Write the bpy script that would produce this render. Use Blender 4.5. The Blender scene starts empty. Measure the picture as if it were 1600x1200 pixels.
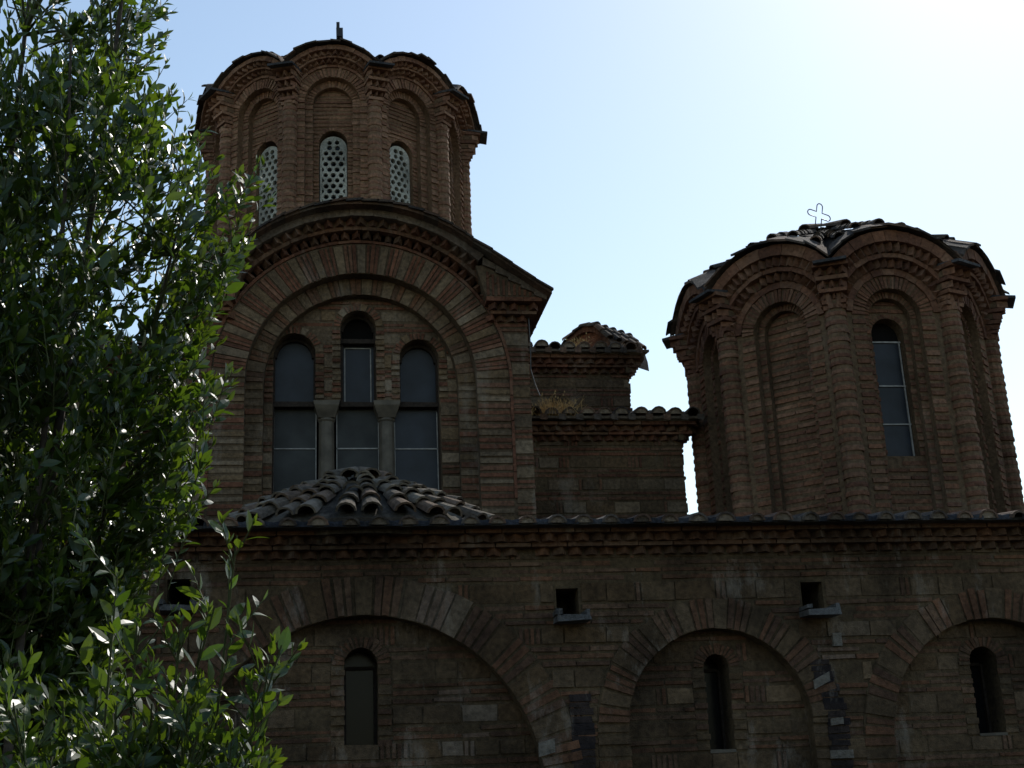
import bpy, math, random
from mathutils import Vector, Matrix
from mathutils.geometry import tessellate_polygon

R = math.radians
PI = math.pi
random.seed(11)
C = bpy.context.scene.collection
S = bpy.context.scene

# ------------------------------------------------------------------ camera, sky, sun, exposure
cam = bpy.data.objects.new('camera', bpy.data.cameras.new('camera'))
C.objects.link(cam)
cam.data.sensor_width = 36
cam.data.lens = 2100 / 1600 * 36
cam.data.clip_end = 3000
cam.location = (0, 0, 1.6)
cam.rotation_euler = (Matrix.Rotation(R(-9), 4, 'Z') @ Matrix.Rotation(R(90 + 17.7), 4, 'X') @ Matrix.Rotation(R(-2.5), 4, 'Z')).to_euler()
S.camera = cam

SUN_AZ, SUN_EL = 35.0, 42.0          # azimuth from +Y towards +X
W = bpy.data.worlds.new('World'); S.world = W; W.use_nodes = True
nt = W.node_tree
sky = nt.nodes.new('ShaderNodeTexSky'); sky.sky_type = 'NISHITA'; sky.sun_disc = False
sky.sun_elevation = R(SUN_EL); sky.sun_rotation = R(SUN_AZ)
sky.air_density = 1.5; sky.dust_density = 0.4; sky.ozone_density = 0.3; sky.altitude = 50
bg = nt.nodes['Background']; bg.inputs['Strength'].default_value = 0.145
nt.links.new(sky.outputs[0], bg.inputs[0])
sd = bpy.data.lights.new('sun', 'SUN'); sd.energy = 4.0; sd.angle = R(0.5); sd.color = (1, .95, .87)
sun = bpy.data.objects.new('sun', sd); C.objects.link(sun)
dv = Vector((math.sin(R(SUN_AZ)) * math.cos(R(SUN_EL)), math.cos(R(SUN_AZ)) * math.cos(R(SUN_EL)), math.sin(R(SUN_EL))))
sun.rotation_euler = dv.to_track_quat('Z', 'Y').to_euler()
sun.location = (20, 30, 30)
S.view_settings.view_transform = 'Standard'; S.view_settings.look = 'None'
S.view_settings.exposure = 0.0; S.view_settings.gamma = 1.0
S.cycles.max_bounces = 6


# ------------------------------------------------------------------ materials
def new_mat(name):
    m = bpy.data.materials.new(name); m.use_nodes = True
    return m, m.node_tree.nodes, m.node_tree.links, m.node_tree.nodes['Principled BSDF']


def masonry_mat(name, stain=.0, scale=1.0, rough=.95, bump=.6, soot=.35):
    """tint from the mesh (the kind of brick, stone or mortar), plus weathering with its own shape"""
    m, N, L, B = new_mat(name)
    at = N.new('ShaderNodeAttribute'); at.attribute_name = 'tint'
    geo = N.new('ShaderNodeNewGeometry')
    n1 = N.new('ShaderNodeTexNoise'); n1.inputs['Scale'].default_value = 28 * scale; n1.inputs['Detail'].default_value = 5
    n2 = N.new('ShaderNodeTexNoise'); n2.inputs['Scale'].default_value = 1.3 * scale; n2.inputs['Detail'].default_value = 6; n2.inputs['Roughness'].default_value = .65
    n3 = N.new('ShaderNodeTexNoise'); n3.inputs['Scale'].default_value = 120 * scale; n3.inputs['Detail'].default_value = 3
    n4 = N.new('ShaderNodeTexNoise'); n4.inputs['Scale'].default_value = 2.6 * scale; n4.inputs['Detail'].default_value = 7; n4.inputs['Roughness'].default_value = .7
    for n in (n1, n2, n3): L.new(geo.outputs['Position'], n.inputs['Vector'])
    mp = N.new('ShaderNodeMapping'); mp.inputs['Scale'].default_value = (1, 1, .38)      # run-down streaks of lime
    L.new(geo.outputs['Position'], mp.inputs['Vector']); L.new(mp.outputs[0], n4.inputs['Vector'])
    r1 = N.new('ShaderNodeMapRange'); L.new(n1.outputs['Fac'], r1.inputs[0])
    r1.inputs[1].default_value = .3; r1.inputs[2].default_value = .7; r1.inputs[3].default_value = .65; r1.inputs[4].default_value = 1.3
    r2 = N.new('ShaderNodeMapRange'); L.new(n2.outputs['Fac'], r2.inputs[0])
    r2.inputs[1].default_value = .38; r2.inputs[2].default_value = .62; r2.inputs[3].default_value = 1 - soot; r2.inputs[4].default_value = 1.15
    mu = N.new('ShaderNodeMath'); mu.operation = 'MULTIPLY'; L.new(r1.outputs[0], mu.inputs[0]); L.new(r2.outputs[0], mu.inputs[1])
    vm = N.new('ShaderNodeVectorMath'); vm.operation = 'SCALE'; L.new(at.outputs['Color'], vm.inputs[0]); L.new(mu.outputs[0], vm.inputs['Scale'])
    r4 = N.new('ShaderNodeMapRange'); L.new(n4.outputs['Fac'], r4.inputs[0])
    r4.inputs[1].default_value = .56; r4.inputs[2].default_value = .70; r4.inputs[3].default_value = 0; r4.inputs[4].default_value = stain
    mx = N.new('ShaderNodeMix'); mx.data_type = 'RGBA'; L.new(r4.outputs[0], mx.inputs['Factor'])
    L.new(vm.outputs[0], mx.inputs['A']); mx.inputs['B'].default_value = (.34, .30, .25, 1)
    L.new(mx.outputs['Result'], B.inputs['Base Color'])
    B.inputs['Roughness'].default_value = rough
    B.inputs['Specular IOR Level'].default_value = .25
    ad = N.new('ShaderNodeMath'); ad.operation = 'MULTIPLY_ADD'; L.new(n1.outputs['Fac'], ad.inputs[0]); ad.inputs[1].default_value = 1.6; L.new(n3.outputs['Fac'], ad.inputs[2])
    bu = N.new('ShaderNodeBump'); bu.inputs['Strength'].default_value = bump; bu.inputs['Distance'].default_value = .012
    L.new(ad.outputs[0], bu.inputs['Height']); L.new(bu.outputs[0], B.inputs['Normal'])
    return m


def plain_mat(name, col, rough=.6, spec=.3, metal=0, noise=0, nscale=20):
    m, N, L, B = new_mat(name)
    B.inputs['Roughness'].default_value = rough; B.inputs['Specular IOR Level'].default_value = spec
    B.inputs['Metallic'].default_value = metal
    n = N.new('ShaderNodeTexNoise'); n.inputs['Scale'].default_value = nscale; n.inputs['Detail'].default_value = 5
    g = N.new('ShaderNodeNewGeometry'); L.new(g.outputs['Position'], n.inputs['Vector'])
    r = N.new('ShaderNodeMapRange'); L.new(n.outputs['Fac'], r.inputs[0])
    r.inputs[1].default_value = .3; r.inputs[2].default_value = .7; r.inputs[3].default_value = 1 - noise; r.inputs[4].default_value = 1 + noise
    v = N.new('ShaderNodeVectorMath'); v.operation = 'SCALE'; v.inputs[0].default_value = col; L.new(r.outputs[0], v.inputs['Scale'])
    L.new(v.outputs[0], B.inputs['Base Color'])
    return m


def leaf_mat(name, c1, c2, trans):
    m, N, L, B = new_mat(name)
    at = N.new('ShaderNodeAttribute'); at.attribute_name = 'tint'
    sep = N.new('ShaderNodeSeparateColor'); L.new(at.outputs['Color'], sep.inputs[0])
    mx = N.new('ShaderNodeMix'); mx.data_type = 'RGBA'; mx.inputs['A'].default_value = (*c1, 1); mx.inputs['B'].default_value = (*c2, 1)
    L.new(sep.outputs[0], mx.inputs['Factor']); L.new(mx.outputs['Result'], B.inputs['Base Color'])
    B.inputs['Roughness'].default_value = .40; B.inputs['Specular IOR Level'].default_value = .8
    tr = N.new('ShaderNodeBsdfTranslucent')
    mt = N.new('ShaderNodeMix'); mt.data_type = 'RGBA'; mt.inputs['A'].default_value = (*trans, 1)
    mt.inputs['B'].default_value = (trans[0] * 1.7, trans[1] * 1.25, trans[2], 1); L.new(sep.outputs[0], mt.inputs['Factor'])
    L.new(mt.outputs['Result'], tr.inputs['Color'])
    ms = N.new('ShaderNodeMixShader'); ms.inputs[0].default_value = .38
    L.new(B.outputs[0], ms.inputs[1]); L.new(tr.outputs[0], ms.inputs[2])
    L.new(ms.outputs[0], N['Material Output'].inputs['Surface'])
    return m


M_AISLE = masonry_mat('sooty_masonry', stain=.6, soot=.55)
M_WALL = masonry_mat('banded_masonry', stain=.35, soot=.4)
M_DRUM = masonry_mat('dome_brick', stain=.12, soot=.3)
M_TILE = masonry_mat('roof_tile', stain=.35, soot=.55, rough=.95, bump=.9)
M_MARBLE = plain_mat('weathered_marble', (.20, .20, .195), .7, .3, noise=.35, nscale=14)
M_SPOUT = masonry_mat('stained_marble', stain=.3, soot=.6, scale=4)
M_COLUMN = plain_mat('grey_marble', (.10, .086, .066), .6, .3, noise=.35, nscale=9)
M_SCREEN = masonry_mat('pierced_screen', stain=0, soot=.45, scale=1.6, bump=.3)
M_LATTICE = plain_mat('pale_lattice', (.44, .45, .40), .8, .2, noise=.14)
M_WOOD = plain_mat('old_wood', (.035, .026, .02), .8, .2, noise=.4, nscale=40)
M_LEAD = plain_mat('pale_metal_strip', (.30, .29, .27), .55, .4, noise=.3)
M_GLASS = plain_mat('dusty_glass', (.014, .018, .026), .4, .3, noise=.5, nscale=4)
M_GLASSG = plain_mat('dusty_glass_grey', (.026, .028, .027), .5, .3, noise=.5, nscale=4)
M_DARK = plain_mat('dark_glass', (.010, .010, .011), .2, .25)
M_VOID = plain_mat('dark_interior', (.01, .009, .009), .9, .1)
M_IRON = plain_mat('dark_iron', (.02, .022, .028), .6, .4, noise=.3)
M_WIRE = plain_mat('thin_steel', (.05, .047, .045), .5, .4, metal=.3)
M_BARK = plain_mat('grey_bark', (.075, .06, .048), .85, .2, noise=.45, nscale=35)
M_TWIG = plain_mat('green_twig', (.06, .07, .025), .7, .2, noise=.3, nscale=30)
M_STRAW = plain_mat('dry_grass', (.33, .225, .10), .8, .2, noise=.3)
M_LEAF = leaf_mat('laurel_leaf', (.024, .054, .010), (.060, .096, .013), (.085, .165, .010))
M_GROUND = plain_mat('dark_paving', (.045, .04, .032), .95, .1, noise=.3, nscale=3)

# brick and stone colours (albedo)
BR = [(.141, .063, .037), (.165, .073, .044), (.122, .056, .035), (.168, .088, .055)]
BRS = [(.138, .074, .044), (.158, .080, .046), (.117, .068, .044), (.143, .087, .055)]
BRD = [(.228, .128, .080), (.20, .108, .068), (.255, .15, .098), (.182, .094, .061)]
BRT = [(.148, .074, .045), (.172, .084, .050), (.128, .062, .040), (.188, .104, .066)]
ST = [(.155, .112, .070), (.135, .097, .062), (.176, .132, .088), (.148, .10, .056)]
STS = [(.118, .081, .047), (.106, .072, .042), (.128, .089, .054), (.112, .072, .039)]
MO, MOS, MOD, MOT = (.108, .077, .048), (.104, .074, .042), (.19, .122, .074), (.135, .090, .053)
SLATE = [(.070, .056, .045), (.085, .065, .049), (.056, .048, .044)]
TILES = [(.13, .085, .06), (.16, .10, .07), (.10, .075, .06), (.12, .10, .085)]
FAN = [(.175, .145, .108), (.145, .12, .09), (.20, .17, .13), (.12, .095, .07), (.16, .11, .075)]


def pick(pal, j=.12):
    c = random.choice(pal); k = 1 + random.uniform(-j, j)
    return (c[0] * k, c[1] * k, c[2] * k)


# ------------------------------------------------------------------ mesh helpers
ORG = {}                                      # object -> world origin of its frame


class MB:
    def __init__(s): s.v = []; s.f = []; s.t = []

    def add(s, pts, faces, tint):
        b = len(s.v); s.v += [tuple(p) for p in pts]
        for f in faces: s.f.append(tuple(b + i for i in f)); s.t.append(tint)

    def quad(s, pts, tint): s.add(pts, [tuple(range(len(pts)))], tint)

    def build(s, name, mat, parent=None, smooth=False, origin=None):
        o0 = Vector(ORG.get(parent.name, (0, 0, 0))) if parent else Vector(origin or (0, 0, 0))
        me = bpy.data.meshes.new(name)
        me.from_pydata([(p[0] - o0.x, p[1] - o0.y, p[2] - o0.z) for p in s.v], [], s.f)
        a = me.attributes.new('tint', 'FLOAT_COLOR', 'FACE')
        a.data.foreach_set('color', [x for t in s.t for x in (t[0], t[1], t[2], 1.0)])
        if smooth: me.polygons.foreach_set('use_smooth', [True] * len(me.polygons))
        me.materials.append(mat); me.update()
        ob = bpy.data.objects.new(name, me); C.objects.link(ob)
        if parent: ob.parent = parent
        else: ob.location = o0
        ORG[ob.name] = tuple(o0)
        return ob


def tag(o, label=None, cat=None, group=None, kind=None):
    if label: o['label'] = label
    if cat: o['category'] = cat
    if group: o['group'] = group
    if kind: o['kind'] = kind
    return o


def empty(name, loc):
    o = bpy.data.objects.new(name, None); C.objects.link(o); o.location = loc; o.empty_display_size = .2
    ORG[o.name] = tuple(loc)
    return o


def frame(origin, u, n):                      # local (u, n, z) -> world
    O, U, Nn = Vector(origin), Vector(u).normalized(), Vector(n).normalized()
    return lambda a, b, z: O + U * a + Nn * b + Vector((0, 0, z))


BOXF = [(0, 1, 5, 4), (1, 2, 6, 5), (2, 3, 7, 6), (3, 0, 4, 7), (4, 5, 6, 7), (3, 2, 1, 0)]


def box(mb, M, u0, u1, n0, n1, z0, z1, tint, j=0.0):
    r = (lambda: random.uniform(-j, j)) if j else (lambda: 0)
    P = [(u0, n0, z0), (u1, n0, z0), (u1, n1, z0), (u0, n1, z0), (u0, n0, z1), (u1, n0, z1), (u1, n1, z1), (u0, n1, z1)]
    mb.add([M(a + r(), b, c + r()) for a, b, c in P], BOXF, tint)


def arch_poly(uc, r, zs, zb, n=20):
    pts = [(uc - r, zb)]
    for i in range(n + 1):
        a = PI - PI * i / n
        pts.append((uc + r * math.cos(a), zs + r * math.sin(a)))
    pts.append((uc + r, zb))
    return pts


def prism(mb, M, outer, holes, nf, nb, tint, hole_depth=None, back=False):
    """a slab with openings: front at nf, sides to nb, reveals to hole_depth"""
    loops = [outer] + list(holes)
    flat = [p for l in loops for p in l]
    tris = tessellate_polygon([[Vector((p[0], p[1], 0)) for p in l] for l in loops])
    mb.add([M(p[0], nf, p[1]) for p in flat], [tuple(t) for t in tris], tint)
    if back: mb.add([M(p[0], nb, p[1]) for p in flat], [tuple(t) for t in tris], tint)
    for k, l in enumerate(loops):
        d = nb if k == 0 else (nb if hole_depth is None else hole_depth)
        for i in range(len(l)):
            a, b = l[i], l[(i + 1) % len(l)]
            mb.quad([M(a[0], nf, a[1]), M(b[0], nf, b[1]), M(b[0], d, b[1]), M(a[0], d, a[1])], tint)


def arch_half(z, r, zs, zb):
    if z < zb or z >= zs + r: return None
    return r if z <= zs else math.sqrt(max(0, r * r - (z - zs) ** 2))


def sub(iv, a, b):
    out = []
    for x, y in iv:
        if b <= x or a >= y: out.append((x, y)); continue
        if a > x: out.append((x, a))
        if b < y: out.append((b, y))
    return out


def solid_fn(base, arches=(), rects=()):
    """intervals of masonry at height z: base(z) minus arch openings (uc, r, zs, zb) minus rectangles"""
    def fn(z):
        iv = base(z)
        for uc, r, zs, zb in arches:
            w = arch_half(z, r, zs, zb)
            if w: iv = sub(iv, uc - w, uc + w)
        for u0, u1, z0, z1 in rects:
            if z0 <= z <= z1: iv = sub(iv, u0, u1)
        return iv
    return fn


def brick_style(h=.045, joint=.045, l0=.2, l1=.34, pal=BRD):
    while True: yield ('b', h * random.uniform(.85, 1.1), joint * random.uniform(.85, 1.15), l0, l1, pal)


def banded_style(bp, sp, nb=(2, 3)):
    """a course of stones, then two or three courses of brick"""
    while True:
        yield ('s', random.uniform(.10, .145), .025, .16, .36, sp, bp)
        for _ in range(random.choice(nb)):
            yield ('b', random.uniform(.028, .036), .024, .2, .36, bp)


def fill(mb, M, z0, z1, solid, style, n0=0.0, proud=.012, rough=.004):
    z = z0
    while z < z1 - .01:
        st = next(style); kind, h, joint, l0, l1, pal = st[:6]
        zt = min(z + h, z1); zm = (z + zt) / 2
        for a, b in solid(zm):
            u = a
            while u < b - .012:
                if kind == 's' and random.random() < .33 and b - u > .2:
                    for _ in range(random.choice((1, 2, 2))):          # upright bricks between the stones
                        box(mb, M, u + .008, u + .034, n0, n0 + proud * random.uniform(.5, 1.1), z, zt, pick(st[6]), .003); u += .043
                    continue
                e = min(u + random.uniform(l0, l1), b)
                if b - e < .07: e = b
                c = pick(pal)
                if kind == 's' and random.random() < .06: c = tuple(min(.42, x * 1.7) for x in c)
                if random.random() > .03:
                    box(mb, M, u + .006, e - .006 if e < b else e, n0, n0 + proud * random.uniform(.25, 1.3), z + random.uniform(0, .004), zt - random.uniform(0, .004), c, rough)
                u = e
        z = zt + joint


def ring(mb, M, uc, zc, r0, r1, a0, a1, n0, back, nb, pal, mortar, proud=.014, stones=None, fillf=.62, every=4):
    """arch of radial bricks over a mortar bed"""
    K = max(8, int(abs(a1 - a0) / R(6)))
    def P(a, r, n): return M(uc + r * math.cos(a), n, zc + r * math.sin(a))
    for i in range(K):
        x, y = a0 + (a1 - a0) * i / K, a0 + (a1 - a0) * (i + 1) / K
        mb.quad([P(x, r0, n0), P(x, r1, n0), P(y, r1, n0), P(y, r0, n0)], mortar)
        mb.quad([P(x, r0, n0), P(y, r0, n0), P(y, r0, back), P(x, r0, back)], mortar)
        mb.quad([P(x, r1, n0), P(y, r1, n0), P(y, r1, back), P(x, r1, back)], mortar)
    i = 0; step = (a1 - a0) / nb
    while i < nb:
        w = 1; c = pick(pal)
        if stones and i % every == 0: w = 2; c = pick(stones)
        x, y = a0 + step * i, a0 + step * (i + w)
        g = abs(step) * (1 - fillf) / 2 * (1 if step > 0 else -1)
        x += g * random.uniform(.3, 1.6); y -= g * random.uniform(.3, 1.6)
        q0 = r0 + random.uniform(-.004, .006); q1 = r1 - random.uniform(0, .022); p = n0 + proud * random.uniform(.3, 1.25)
        pts = [P(x, q0, n0), P(y, q0, n0), P(y, q1, n0), P(x, q1, n0), P(x, q0, p), P(y, q0, p), P(y, q1, p), P(x, q1, p)]
        mb.add(pts, BOXF, c)
        i += w


def jamb(mb, M, uc, r0, r1, z0, z1, n0, pal, h=.045, joint=.045, proud=.012, into=0.0):
    """the courses of an arch's sides below its springing"""
    for s in (-1, 1):
        z = z0 + random.uniform(0, .02)
        while z < z1 - .02:
            hh = h * random.uniform(.85, 1.1); zt = min(z + hh, z1)
            a, b = uc + s * (r0 - random.uniform(-.004, .008)), uc + s * r1
            box(mb, M, min(a, b), max(a, b), n0 - into, n0 + proud * random.uniform(.3, 1.2), z, zt, pick(pal), .002)
            z = zt + joint * random.uniform(.85, 1.15)


def arc_band(mb, P, r0, r1, a0, a1, n0, n1, tint_pal, seg, gap=.0, jr=0.0):
    """P(a, r, n): blocks laid along an arc, each of its own tint"""
    for i in range(seg):
        x, y = a0 + (a1 - a0) * i / seg, a0 + (a1 - a0) * (i + 1) / seg
        d = (y - x) * gap; x += d; y -= d
        e = random.uniform(-jr, jr); k = random.uniform(-jr, jr)
        mb.add([P(x, r0, n0), P(y, r0, n0), P(y, r0, n1 + e), P(x, r0, n1 + e), P(x, r1 + k, n0), P(y, r1 + k, n0), P(y, r1 + k, n1 + e), P(x, r1 + k, n1 + e)], BOXF, pick(tint_pal))


def arc_teeth(mb, P, r0, r1, a0, a1, n0, n1, pal, cnt):
    """dogtooth course: bricks set cornerwise"""
    for i in range(cnt):
        x, y = a0 + (a1 - a0) * i / cnt, a0 + (a1 - a0) * (i + 1) / cnt
        m = (x + y) / 2 + (y - x) * random.uniform(-.13, .13); e = n1 + random.uniform(-.022, .012)
        if random.random() < .025: e -= (n1 - n0) * random.uniform(.4, .8)
        mb.add([P(x, r0, n0), P(m, r0, e), P(y, r0, n0), P(x, r1, n0), P(m, r1, e), P(y, r1, n0)],
               [(0, 1, 4, 3), (1, 2, 5, 4), (0, 2, 1), (3, 4, 5)], pick(pal))


def straight_P(M): return lambda a, r, n: M(a, n, r)
def arc_P(M, uc, zc): return lambda a, r, n: M(uc + r * math.sin(a), n, zc + r * math.cos(a))


def cornice_straight(mb, M, u0, u1, z0, k, pal, mortar, top_over=.0):
    """two dogtooth rows between flat brick bands; k scales the heights"""
    P = straight_P(M); L = u1 - u0
    box(mb, M, u0, u1, -.05, .0 + .008, z0 - .01, z0 + .23 * k, mortar)
    arc_teeth(mb, P, z0, z0 + .06 * k, u0, u1, 0, .08, pal, int(L / .125))
    arc_band(mb, P, z0 + .06 * k, z0 + .095 * k, u0 - .02, u1 + .05, -.02, .10, pal, int(L / .27), .015, .006)
    box(mb, M, u0, u1 + .05, -.05, .09, z0 + .096 * k, z0 + .156 * k, mortar)
    arc_teeth(mb, P, z0 + .096 * k, z0 + .156 * k, u0, u1 + .08, .09, .17, pal, int(L / .125))
    arc_band(mb, P, z0 + .157 * k, z0 + .20 * k, u0 - .02, u1 + .14, -.02, .19 + top_over, pal, int(L / .27), .015, .006)


def tile_row(mb, p0, p1, r0, r1, n, pal, up=Vector((0, 0, 1)), filled=False, lift=.02, jit=.008, seg=6):
    """overlapping half-round cover tiles from the low end p0 to the high end p1"""
    p0, p1 = Vector(p0), Vector(p1); d = (p1 - p0); side = d.cross(up).normalized(); nn = side.cross(d).normalized()
    for i in range(n):
        t0, t1 = i / n, min(1.0, (i + 1.18) / n)
        c = pick(pal, .2); off = side * random.uniform(-jit, jit); tw = random.uniform(-jit, jit)
        a, b = p0 + d * t0 + nn * lift + off, p0 + d * t1 + off + side * tw
        ra, rb = (r0 + (r1 - r0) * t0) * random.uniform(.94, 1.06), (r0 + (r1 - r0) * t1) * .84
        pts = []
        for cc, rr in ((a, ra), (b, rb), (a, ra - .018)):
            for k in range(seg + 1):
                th = PI * k / seg
                pts.append(cc + side * (rr * math.cos(th)) + nn * (rr * math.sin(th) * .9))
        m = seg + 1
        fs = [(k, k + 1, m + k + 1, m + k) for k in range(seg)] + [(k, k + 1, 2 * m + k + 1, 2 * m + k) for k in range(seg)]
        mb.add(pts, fs, c)
        if filled and i == 0:
            q = a + d.normalized() * .015
            mb.add([q + side * ((ra - .016) * math.cos(PI * k / seg)) + nn * ((ra - .016) * math.sin(PI * k / seg) * .9) for k in range(seg + 1)], [tuple(range(m))], pick([(.26, .205, .15), (.22, .17, .125)]))


def tube(mb, pts, rads, tint, seg=6, closed=False):
    pts = [Vector(p) for p in pts]; n = len(pts); base = len(mb.v); up = None
    for i, p in enumerate(pts):
        if closed: d = pts[(i + 1) % n] - pts[i - 1]
        else: d = pts[min(i + 1, n - 1)] - pts[max(i - 1, 0)]
        d.normalize()
        ref = Vector((0, 1, 0)) if abs(d.y) < .9 else Vector((1, 0, 0))
        a = d.cross(ref).normalized(); b = d.cross(a)
        for k in range(seg):
            th = 2 * PI * k / seg
            mb.v.append(tuple(p + (a * math.cos(th) + b * math.sin(th)) * rads[i]))
    for i in range(n if closed else n - 1):
        j = (i + 1) % n
        for k in range(seg):
            mb.f.append((base + i * seg + k, base + i * seg + (k + 1) % seg, base + j * seg + (k + 1) % seg, base + j * seg + k)); mb.t.append(tint)


# ------------------------------------------------------------------ ground
g = MB(); g.quad([(-600, -600, 0), (600, -600, 0), (600, 900, 0), (-600, 900, 0)], (.1, .1, .1))
tag(g.build('ground', M_GROUND), kind='structure')

# ------------------------------------------------------------------ the church
church = empty('church', (.5, 13, 0))
tag(church, 'old brick church with arcaded domed drums, arched gable and tiled eaves, all in shade', 'church')

# ---- low front wall of the aisle
MA = frame((0, 10, 0), (1, 0, 0), (0, -1, 0))
AX0, AX1 = -5.2, 9.6
ARCH = [(.40, 1.30, 1.735), (3.06, .71, 2.17), (5.30, .90, 2.01), (-2.55, .80, 2.05), (7.55, .85, 2.03)]   # uc, r, spring
WIN = [(.385, .125, 2.69, 2.09), (3.09, .10, 2.60, 1.98), (5.27, .115, 2.59, 2.03), (-2.55, .11, 2.6, 2.03), (7.55, .11, 2.6, 2.03)]
SC = [(-1.015, -.85, 3.135, 3.325), (1.85, 2.02, 3.005, 3.205), (3.785, 3.96, 3.01, 3.22), (6.35, 6.52, 3.01, 3.21)]
wall = MB()
outer = [(AX0, -.1), (AX1, -.1), (AX1, 3.62), (AX0, 3.62)]
prism(wall, MA, outer, [arch_poly(u, r, zs, .2) for u, r, zs in ARCH] + [[(a, c), (a, d), (b, d), (b, c)] for a, b, c, d in SC], 0, -.6, MOS, hole_depth=-.14)
for (a, b, c, d) in SC:                                            # the drain openings run back into the wall
    for q in ([(a, c), (a, d)], [(a, d), (b, d)], [(b, d), (b, c)], [(b, c), (a, c)]):
        wall.quad([MA(q[0][0], -.13, q[0][1]), MA(q[1][0], -.13, q[1][1]), MA(q[1][0], -.5, q[1][1]), MA(q[0][0], -.5, q[0][1])], MOS)
    wall.quad([MA(a, -.5, c), MA(b, -.5, c), MA(b, -.5, d), MA(a, -.5, d)], (.02, .018, .016))
fill(wall, MA, .1, 3.47, solid_fn(lambda z: [(AX0, AX1)], [(u, r + (.30 if i == 0 else .245), zs, 1.2) for i, (u, r, zs) in enumerate(ARCH)] , [(a - .02, b + .02, c - .03, d + .02) for a, b, c, d in SC] + [(u - r, u + r, 0, 1.21) for u, r, zs in ARCH]), banded_style(BRS, STS))
for i, ((u, r, zs), (wu, wr, wz, wb)) in enumerate(zip(ARCH, WIN)):
    prism(wall, MA, arch_poly(u, r + .02, zs, .1), [arch_poly(wu, wr, wz, wb, 12)], -.13, -.5, MOS, hole_depth=-.42)
    fill(wall, MA, .2, zs + r, solid_fn(lambda z, u=u, r=r, zs=zs: ([(u - arch_half(z, r, zs, 0), u + arch_half(z, r, zs, 0))] if arch_half(z, r, zs, 0) else []), [(wu, wr + .10, wz, wb - .02)]), banded_style(BRS, STS), n0=-.13, proud=.01)
    ring(wall, MA, wu, wz, wr, wr + .095, 0, PI, -.127, -.16, 15, BRS, MOS, proud=.01)
    jamb(wall, MA, wu, wr, wr + .095, wb, wz, -.128, BRS + STS, .04, .035, .012)
for x0, z1, bend in ((1.90, 2.40, 0), (3.87, 2.62, 1)):                # near-black brick strips laid thin on the wall face
    z = 1.3
    while z < z1:
        dx = -.10 * max(0, z - 2.2) / .4 if bend else 0; h = random.uniform(.035, .05)
        box(wall, MA, x0 + dx + random.uniform(0, .02), x0 + .17 + dx + random.uniform(-.02, .02), 0, .016, z, z + h, pick([(.026, .021, .022), (.034, .026, .025), (.042, .031, .027)]), .005); z += h + random.uniform(.002, .010)
for x0, x1, z0_, z1_, sk in ((3.80, 3.93, 2.40, 2.47, .06), (3.87, 4.05, 1.89, 1.95, .0), (3.90, 4.0, 2.13, 2.18, .01), (1.66, 1.78, 1.98, 2.08, .03), (3.99, 4.06, 2.72, 2.82, .0)):
    wall.add([MA(x0, -.0, z0_), MA(x1, -.0, z0_ + sk), MA(x1, .03, z0_ + sk), MA(x0, .03, z0_), MA(x0, 0, z1_), MA(x1, 0, z1_ + sk), MA(x1, .03, z1_ + sk), MA(x0, .03, z1_)], BOXF, (.21, .19, .16))
def lime(mb, test, k):
    for q, f in enumerate(mb.f):
        p = sum((Vector(mb.v[x_]) for x_ in f), Vector()) / len(f)
        if test(p) and random.random() < .75:
            a_ = k * random.uniform(.3, 1.1); t_ = mb.t[q]; mb.t[q] = tuple(x_ + (y_ - x_) * a_ for x_, y_ in zip(t_, (.30, .25, .20)))
lime(wall, lambda p: 1.02 < p.x < 1.28 + .1 * math.sin(p.z * 9) and p.z < 2.72 and p.y > 10.05, .45)
lime(wall, lambda p: 4.02 < p.x < 4.25 and 2.62 < p.z < 2.92, .4)
aisle = wall.build('aisle_wall', M_AISLE, church)
for i, (u, r, zs) in enumerate(ARCH):
    a = MB(); t = .30 if i == 0 else .24
    ring(a, MA, u, zs, r, r + t, R(2), R(178), .006, -.13, 62 if i == 0 else 44, BRS, MOS, stones=STS, every=5, fillf=.7)
    jamb(a, MA, u, r, r + t, .2, zs + .02, 0, BRS + STS + STS, .06, .03, .014)
    if i == 0: lime(a, lambda p: .66 < p.x < 1.12 and p.z > 2.86, .32)
    a.build('blind_arch', M_AISLE, aisle)
c = MB(); cornice_straight(c, MA, AX0, AX1, 3.455, .93, BRS, MOS); c.build('cornice', M_AISLE, aisle)
for (a, b, c0, d) in SC:                                            # stone drain spouts
    m = MB(); w = (b - a); z = c0 - .012
    x0, x1 = a - .035, b + .05
    box(m, MA, x0, x1, -.12, .20, z - .055, z - .012, (.15, .15, .15), .008)
    box(m, MA, x0, x0 + .035, -.12, .20, z - .0115, z + .028, (.15, .15, .15), .008)
    box(m, MA, x1 - .035, x1, -.12, .19, z - .0115, z + .024, (.15, .15, .15), .008)
    tag(m.build('drain_spout', M_SPOUT, church))
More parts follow.
